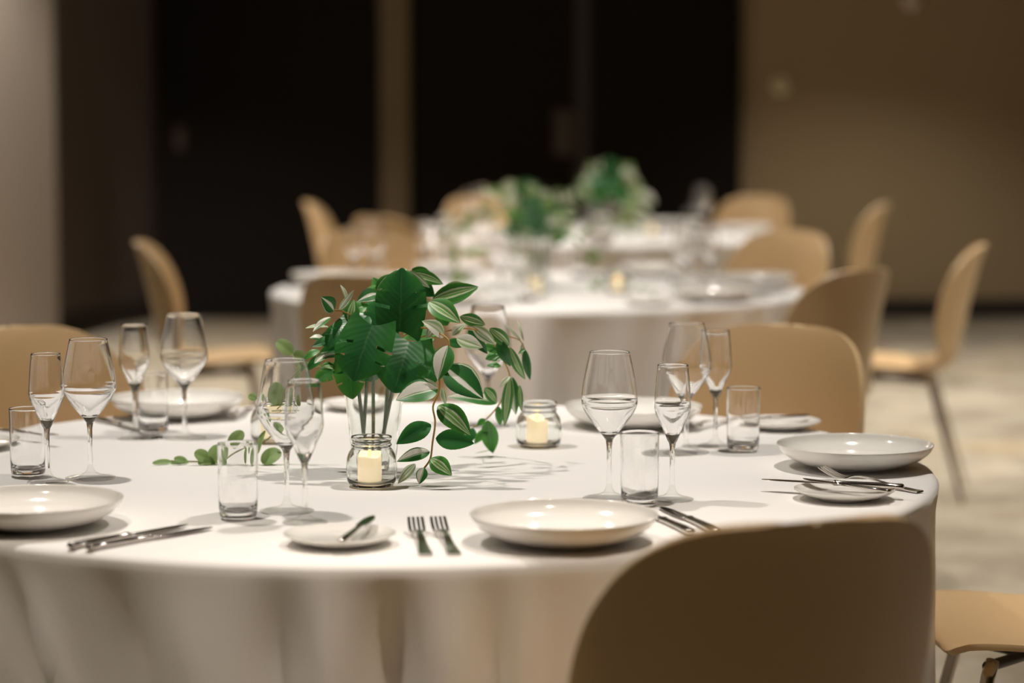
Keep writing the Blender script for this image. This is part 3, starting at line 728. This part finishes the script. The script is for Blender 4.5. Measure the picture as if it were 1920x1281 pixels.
ST = [  # striped and plain leaves of the crown
    ('broad', (626, 583), (602, 557), 32, -.04, -.06, 0), ('pale', (650, 562), (638, 534), 9, -.02, -.02, 30), ('pale', (636, 581), (664, 543), 12, -.03, -.04, 30),
    ('lines', (655, 606), (664, 562), 32, -.02, -.01, 0), ('half', (620, 595), (587, 622), 17, -.04, -.07, 20), ('pale', (616, 613), (572, 616), 17, -.02, -.04, 40),
    ('lines', (706, 548), (732, 514), 24, .0, .02, 20), ('plain', (709, 535), (678, 552), 13, .02, .02, 40), ('broad', (711, 552), (669, 566), 30, -.02, -.05, 0),
    ('half', (633, 664), (590, 682), 15, -.05, -.08, 20), ('pale', (615, 659), (589, 681), 12, -.03, -.05, 30), ('plain', (600, 658), (569, 676), 18, .02, .02, 20),
    ('deep', (606, 668), (573, 696), 20, .01, .01, 10), ('deep', (638, 640), (584, 651), 28, -.04, -.06, 20), ('deep', (628, 625), (598, 645), 24, -.02, -.03, 10),
    ('lines', (768, 512), (831, 533), 26, .02, .04, 10), ('plain', (772, 505), (812, 524), 26, .04, .06, 20), ('pale', (768, 508), (806, 540), 14, .0, .0, 30), ('deep', (775, 530), (815, 556), 34, .03, .03, 0),
    ('lines', (811, 562), (897, 538), 36, -.02, .0, 15), ('deep', (838, 572), (896, 541), 26, .01, .03, -10), ('pale', (836, 536), (872, 533), 13, .05, .06, 20),
    ('lines', (804, 566), (863, 606), 42, -.05, -.08, 0), ('lines', (862, 594), (910, 609), 24, -.01, .01, 20), ('white', (833, 631), (791, 602), 30, -.09, -.11, 10), ('white', (847, 629), (873, 607), 17, -.06, -.06, 0),
    ('deep', (640, 655), (596, 668), 30, -.01, -.02, 0), ('split', (650, 640), (612, 640), 36, -.03, -.05, 10), ('lines', (630, 690), (600, 690), 22, -.02, -.04, 10), ('deep', (640, 625), (606, 628), 30, .0, -.01, 0), ('half', (612, 640), (580, 634), 20, -.03, -.05, 20), ('plain', (650, 590), (690, 572), 30, .0, .02, 0), ('deep', (655, 680), (625, 700), 36, -.02, -.03, 0), ('deep', (745, 690), (790, 720), 44, -.02, -.04, 0),
    ('plain', (840, 610), (815, 575), 30, .0, .0, 0), ('pale', (818, 600), (800, 635), 24, -.04, -.05, 0), ('deep', (800, 560), (770, 590), 40, .0, .0, 0), ('deep', (690, 590), (660, 625), 40, .0, -.02, 0), ('deep', (670, 650), (630, 640), 44, .01, .0, 0), ('plain', (720, 560), (700, 520), 30, .05, .06, 0), ('deep', (840, 640), (870, 650), 20, .0, .0, 0),
]
for mm, b, t, wd, d0, d1, ro in ST: add_leaf(arr, 'striped_leaf', mm, b, t, wd, d0, d1, ro, random.uniform(.06, .14), random.uniform(.15, .35))
def vine(label_mm, pts, rad, leaves, mm='vine'):
    st = link('trailing_vine', tube_me('trailing_vine', spline([pt(*p) for p in pts], 5), rad, 7), M[mm], arr)
    for m_, b, t, wd, d0, d1, ro, *rest in leaves:
        add_leaf(st, 'vine_leaf', m_, b, t, wd, d0, d1, ro, rest[0] if rest else random.uniform(.05, .12), random.uniform(.12, .3))
vine('', [(742, 640, 0), (790, 615, -.06), (832, 630, -.11), (842, 650, -.125), (826, 695, -.135), (823, 735, -.14), (812, 762, -.14), (816, 792, -.14), (811, 830, -.14), (807, 860, -.14), (794, 880, -.145)], 0.0016, [
    ('half', (840, 648), (821, 714), 42, -.13, -.15, 10), ('broad', (834, 687), (906, 748), 58, -.14, -.17, 0), ('half', (821, 729), (742, 751), 48, -.145, -.17, 8),
    ('pale', (820, 724), (795, 709), 6, -.14, -.15, 0), ('pale', (829, 727), (836, 760), 12, -.11, -.11, 20), ('lines', (821, 761), (883, 817), 44, -.145, -.17, 0),
    ('deep', (808, 796), (743, 833), 38, -.14, -.16, 0), ('deep', (817, 822), (889, 832), 38, -.13, -.14, 10), ('half', (806, 847), (744, 866), 26, -.14, -.16, 0),
    ('pale', (779, 870), (746, 911), 19, -.145, -.155, 0), ('half', (795, 877), (786, 915), 21, -.15, -.16, 0), ('lines', (807, 860), (847, 892), 34, -.145, -.16, 0)])
vine('', [(760, 640, .02), (820, 625, -.02), (880, 616, -.02), (918, 636, .02), (940, 668, .06), (956, 706, .10), (946, 736, .13), (935, 760, .15), (912, 786, .17), (888, 802, .18)], 0.0014, [
    ('white', (856, 634), (905, 652), 28, -.04, -.05, 10), ('pale', (886, 612), (929, 646), 24, -.01, .0, 15), ('lines', (918, 616), (956, 648), 26, .02, .04, 20), ('deep', (878, 620), (914, 664), 22, .0, .0, 10),
    ('deep', (934, 636), (957, 687), 24, .03, .03, 20), ('lines', (956, 651), (985, 712), 20, .06, .07, 30), ('half', (940, 650), (980, 700), 16, .07, .08, 20),
    ('pale', (957, 706), (936, 728), 12, .09, .09, 20), ('lines', (956, 707), (946, 800), 22, .10, .11, 0), ('half', (960, 707), (967, 778), 24, .11, .12, 10), ('lines', (974, 722), (978, 772), 13, .10, .10, 20),
    ('plain', (939, 686), (913, 686), 14, .07, .06, 10), ('plain', (938, 666), (910, 674), 24, .06, .05, 10), ('plain', (905, 648), (940, 662), 18, .05, .06, 0),
    ('half', (932, 755), (838, 744), 32, .10, .05, 10), ('lines', (908, 728), (931, 756), 24, .08, .10, 0),
    ('plain', (914, 788), (924, 850), 34, .16, .19, 10), ('plain', (934, 762), (938, 798), 16, .15, .16, 0), ('plain', (928, 843), (889, 851), 9, .19, .17, 60, .0), ('plain', (914, 805), (889, 833), 18, .17, .16, 0), ('deep', (887, 803), (878, 832), 22, .18, .17, 0), ('plain', (910, 786), (894, 798), 13, .17, .17, 0)])
vine('', [(930, 625, .05), (958, 632, .08), (976, 640, .10), (984, 656, .11)], 0.0010, [
    ('deep', (984, 655), (994, 713), 17, .11, .12, 20), ('pale', (976, 638), (945, 607), 6, .10, .10, 0), ('pale', (982, 640), (970, 601), 5, .10, .11, 0), ('pale', (980, 642), (978, 668), 7, .11, .11, 0), ('plain', (984, 654), (972, 664), 7, .11, .10, 0)])
vine('', [(690, 640, 0), (668, 600, -.01), (645, 585, -.03), (628, 582, -.04)], 0.0012, [])
for (x0, y0, d0), (x1, y1, d1) in (((690, 690, .0), (678, 862, .012)), ((668, 690, -.02), (688, 866, -.006)), ((730, 690, .01), (716, 864, -.01)), ((700, 690, .03), (700, 860, .02)), ((742, 700, -.02), (708, 866, .0))):
    link('stem', tube_me('stem', [pt(x0, y0, d0), pt((x0 + x1) / 2, (y0 + y1) / 2, (d0 + d1) / 2), pt(x1, y1, d1)], 0.0032, 8), M['stem'], arr)

_pt = pt
def pt(px, py, dy):
    q = _pt(px, py, dy); q.z = max(q.z, 0.004); return q
eu = thing('eucalyptus_sprig', 'pale green round-leaved sprig lying left from the vase in focus', 'plant', ORG, 0, 'pale sprigs beside the vases')
link('stem', tube_me('stem', spline([pt(680, 690, 0), pt(625, 690, .02), pt(575, 690, .05), pt(535, 730, .08), pt(522, 790, .09), pt(500, 825, .09), pt(440, 848, .09), pt(390, 866, .10), pt(320, 871, .10)], 5), 0.0014, 7), M['eu_stem'], eu)
EU = [((322, 869), (286, 873), 12, 0), ((352, 867), (326, 861), 16, 0), ((355, 869), (320, 877), 11, 0), ((393, 863), (364, 850), 28, 0), ((396, 863), (412, 835), 26, 20), ((409, 867), (371, 884), 20, 0), ((430, 839), (456, 809), 28, 0),
      ((472, 838), (470, 886), 12, 30), ((497, 807), (483, 851), 14, 30), ((525, 844), (492, 892), 32, 0), ((549, 664), (519, 640), 28, 0), ((549, 667), (572, 669), 24, 20), ((516, 764), (512, 716), 44, 0), ((533, 765), (500, 776), 18, 0), ((556, 740), (560, 776), 16, 0), ((482, 748), (465, 742), 16, 0), ((582, 680), (558, 712), 18, 0)]
for b, t, wd, ro in EU: add_leaf(eu, 'round_leaf', 'euca', b, t, wd, .09, .09 - (.02 if t[1] > 830 else 0), ro, .08, .2, 'round')
link('side_stem', tube_me('side_stem', spline([pt(560, 690, .06), pt(552, 675, .08), pt(548, 664, .09)], 4), 0.001, 6), M['eu_stem'], eu)

# ------------------------------------------------------------------ the two tables behind
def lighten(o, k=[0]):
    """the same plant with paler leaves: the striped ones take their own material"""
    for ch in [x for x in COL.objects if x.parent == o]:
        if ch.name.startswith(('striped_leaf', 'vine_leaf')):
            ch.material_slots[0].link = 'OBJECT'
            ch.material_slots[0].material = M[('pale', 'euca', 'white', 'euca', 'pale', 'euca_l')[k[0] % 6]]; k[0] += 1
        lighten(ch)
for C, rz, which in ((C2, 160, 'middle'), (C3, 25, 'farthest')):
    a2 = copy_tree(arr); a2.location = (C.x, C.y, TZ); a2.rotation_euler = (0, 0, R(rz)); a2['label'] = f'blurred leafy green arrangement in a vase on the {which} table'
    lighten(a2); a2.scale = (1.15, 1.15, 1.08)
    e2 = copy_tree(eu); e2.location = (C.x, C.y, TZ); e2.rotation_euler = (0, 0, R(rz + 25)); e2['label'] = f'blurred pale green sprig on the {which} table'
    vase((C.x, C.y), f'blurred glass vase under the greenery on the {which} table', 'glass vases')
    for k, (dx, dy, w_) in enumerate(((-0.01, -0.30, 'in front of'), (0.26, -0.22, 'right of'))):
        jar((C.x + dx, C.y + dy), f'blurred candle jar {w_} the greenery on the {which} table', f'glowing candle {w_} the greenery on the {which} table', gj, k)
def setting(C, ang, which, desc, bread=True):
    u = Vector((math.cos(R(ang)), math.sin(R(ang)))); h = -u; r = Vector((h.y, -h.x)); c = Vector((C.x, C.y))
    p = c + u * 0.755
    where = f'on the {which} table before {desc}'
    plate('dinner_plate', p, f'blurred deep plate {where}', f'plates on the {which} table')
    plate('bread_plate', p - r * 0.275 + h * 0.04, f'blurred bread plate {where}', f'bread plates on the {which} table')
    glass(W, p + h * 0.20 + r * 0.10, f'blurred wine glass {where}', f'glasses on the {which} table')
    glass(F, p + h * 0.155 + r * 0.175, f'blurred flute {where}', f'glasses on the {which} table')
    glass(U, p + h * 0.235 + r * 0.175, f'blurred tumbler {where}', f'glasses on the {which} table')
    q = p + u * 0.08 - r * 0.165; cutlery('fork', q, q + h, f'blurred fork {where}', f'cutlery on the {which} table')
    q = p + u * 0.09 + r * 0.165; cutlery('dinner_knife', q, q + h, f'blurred knife {where}', f'cutlery on the {which} table')
for ang, d in ((-113, 'the brown chair behind the vase'), (-43, 'the shaded chair at right'), (8, 'the side-on steel-legged chair'), (55, 'the far right beige chair'), (115, 'the far left pinkish chair'), (164, 'the side-on chair at left')):
    setting(C2, ang, 'middle', d)
for ang, d in ((-133, 'its near left chair'), (12, 'its right-hand side-on chair'), (62, 'the chair by the olive wall'), (112, 'the chair below the double doors'), (162, 'its left-hand side-on chair')):
    setting(C3, ang, 'farthest', d)
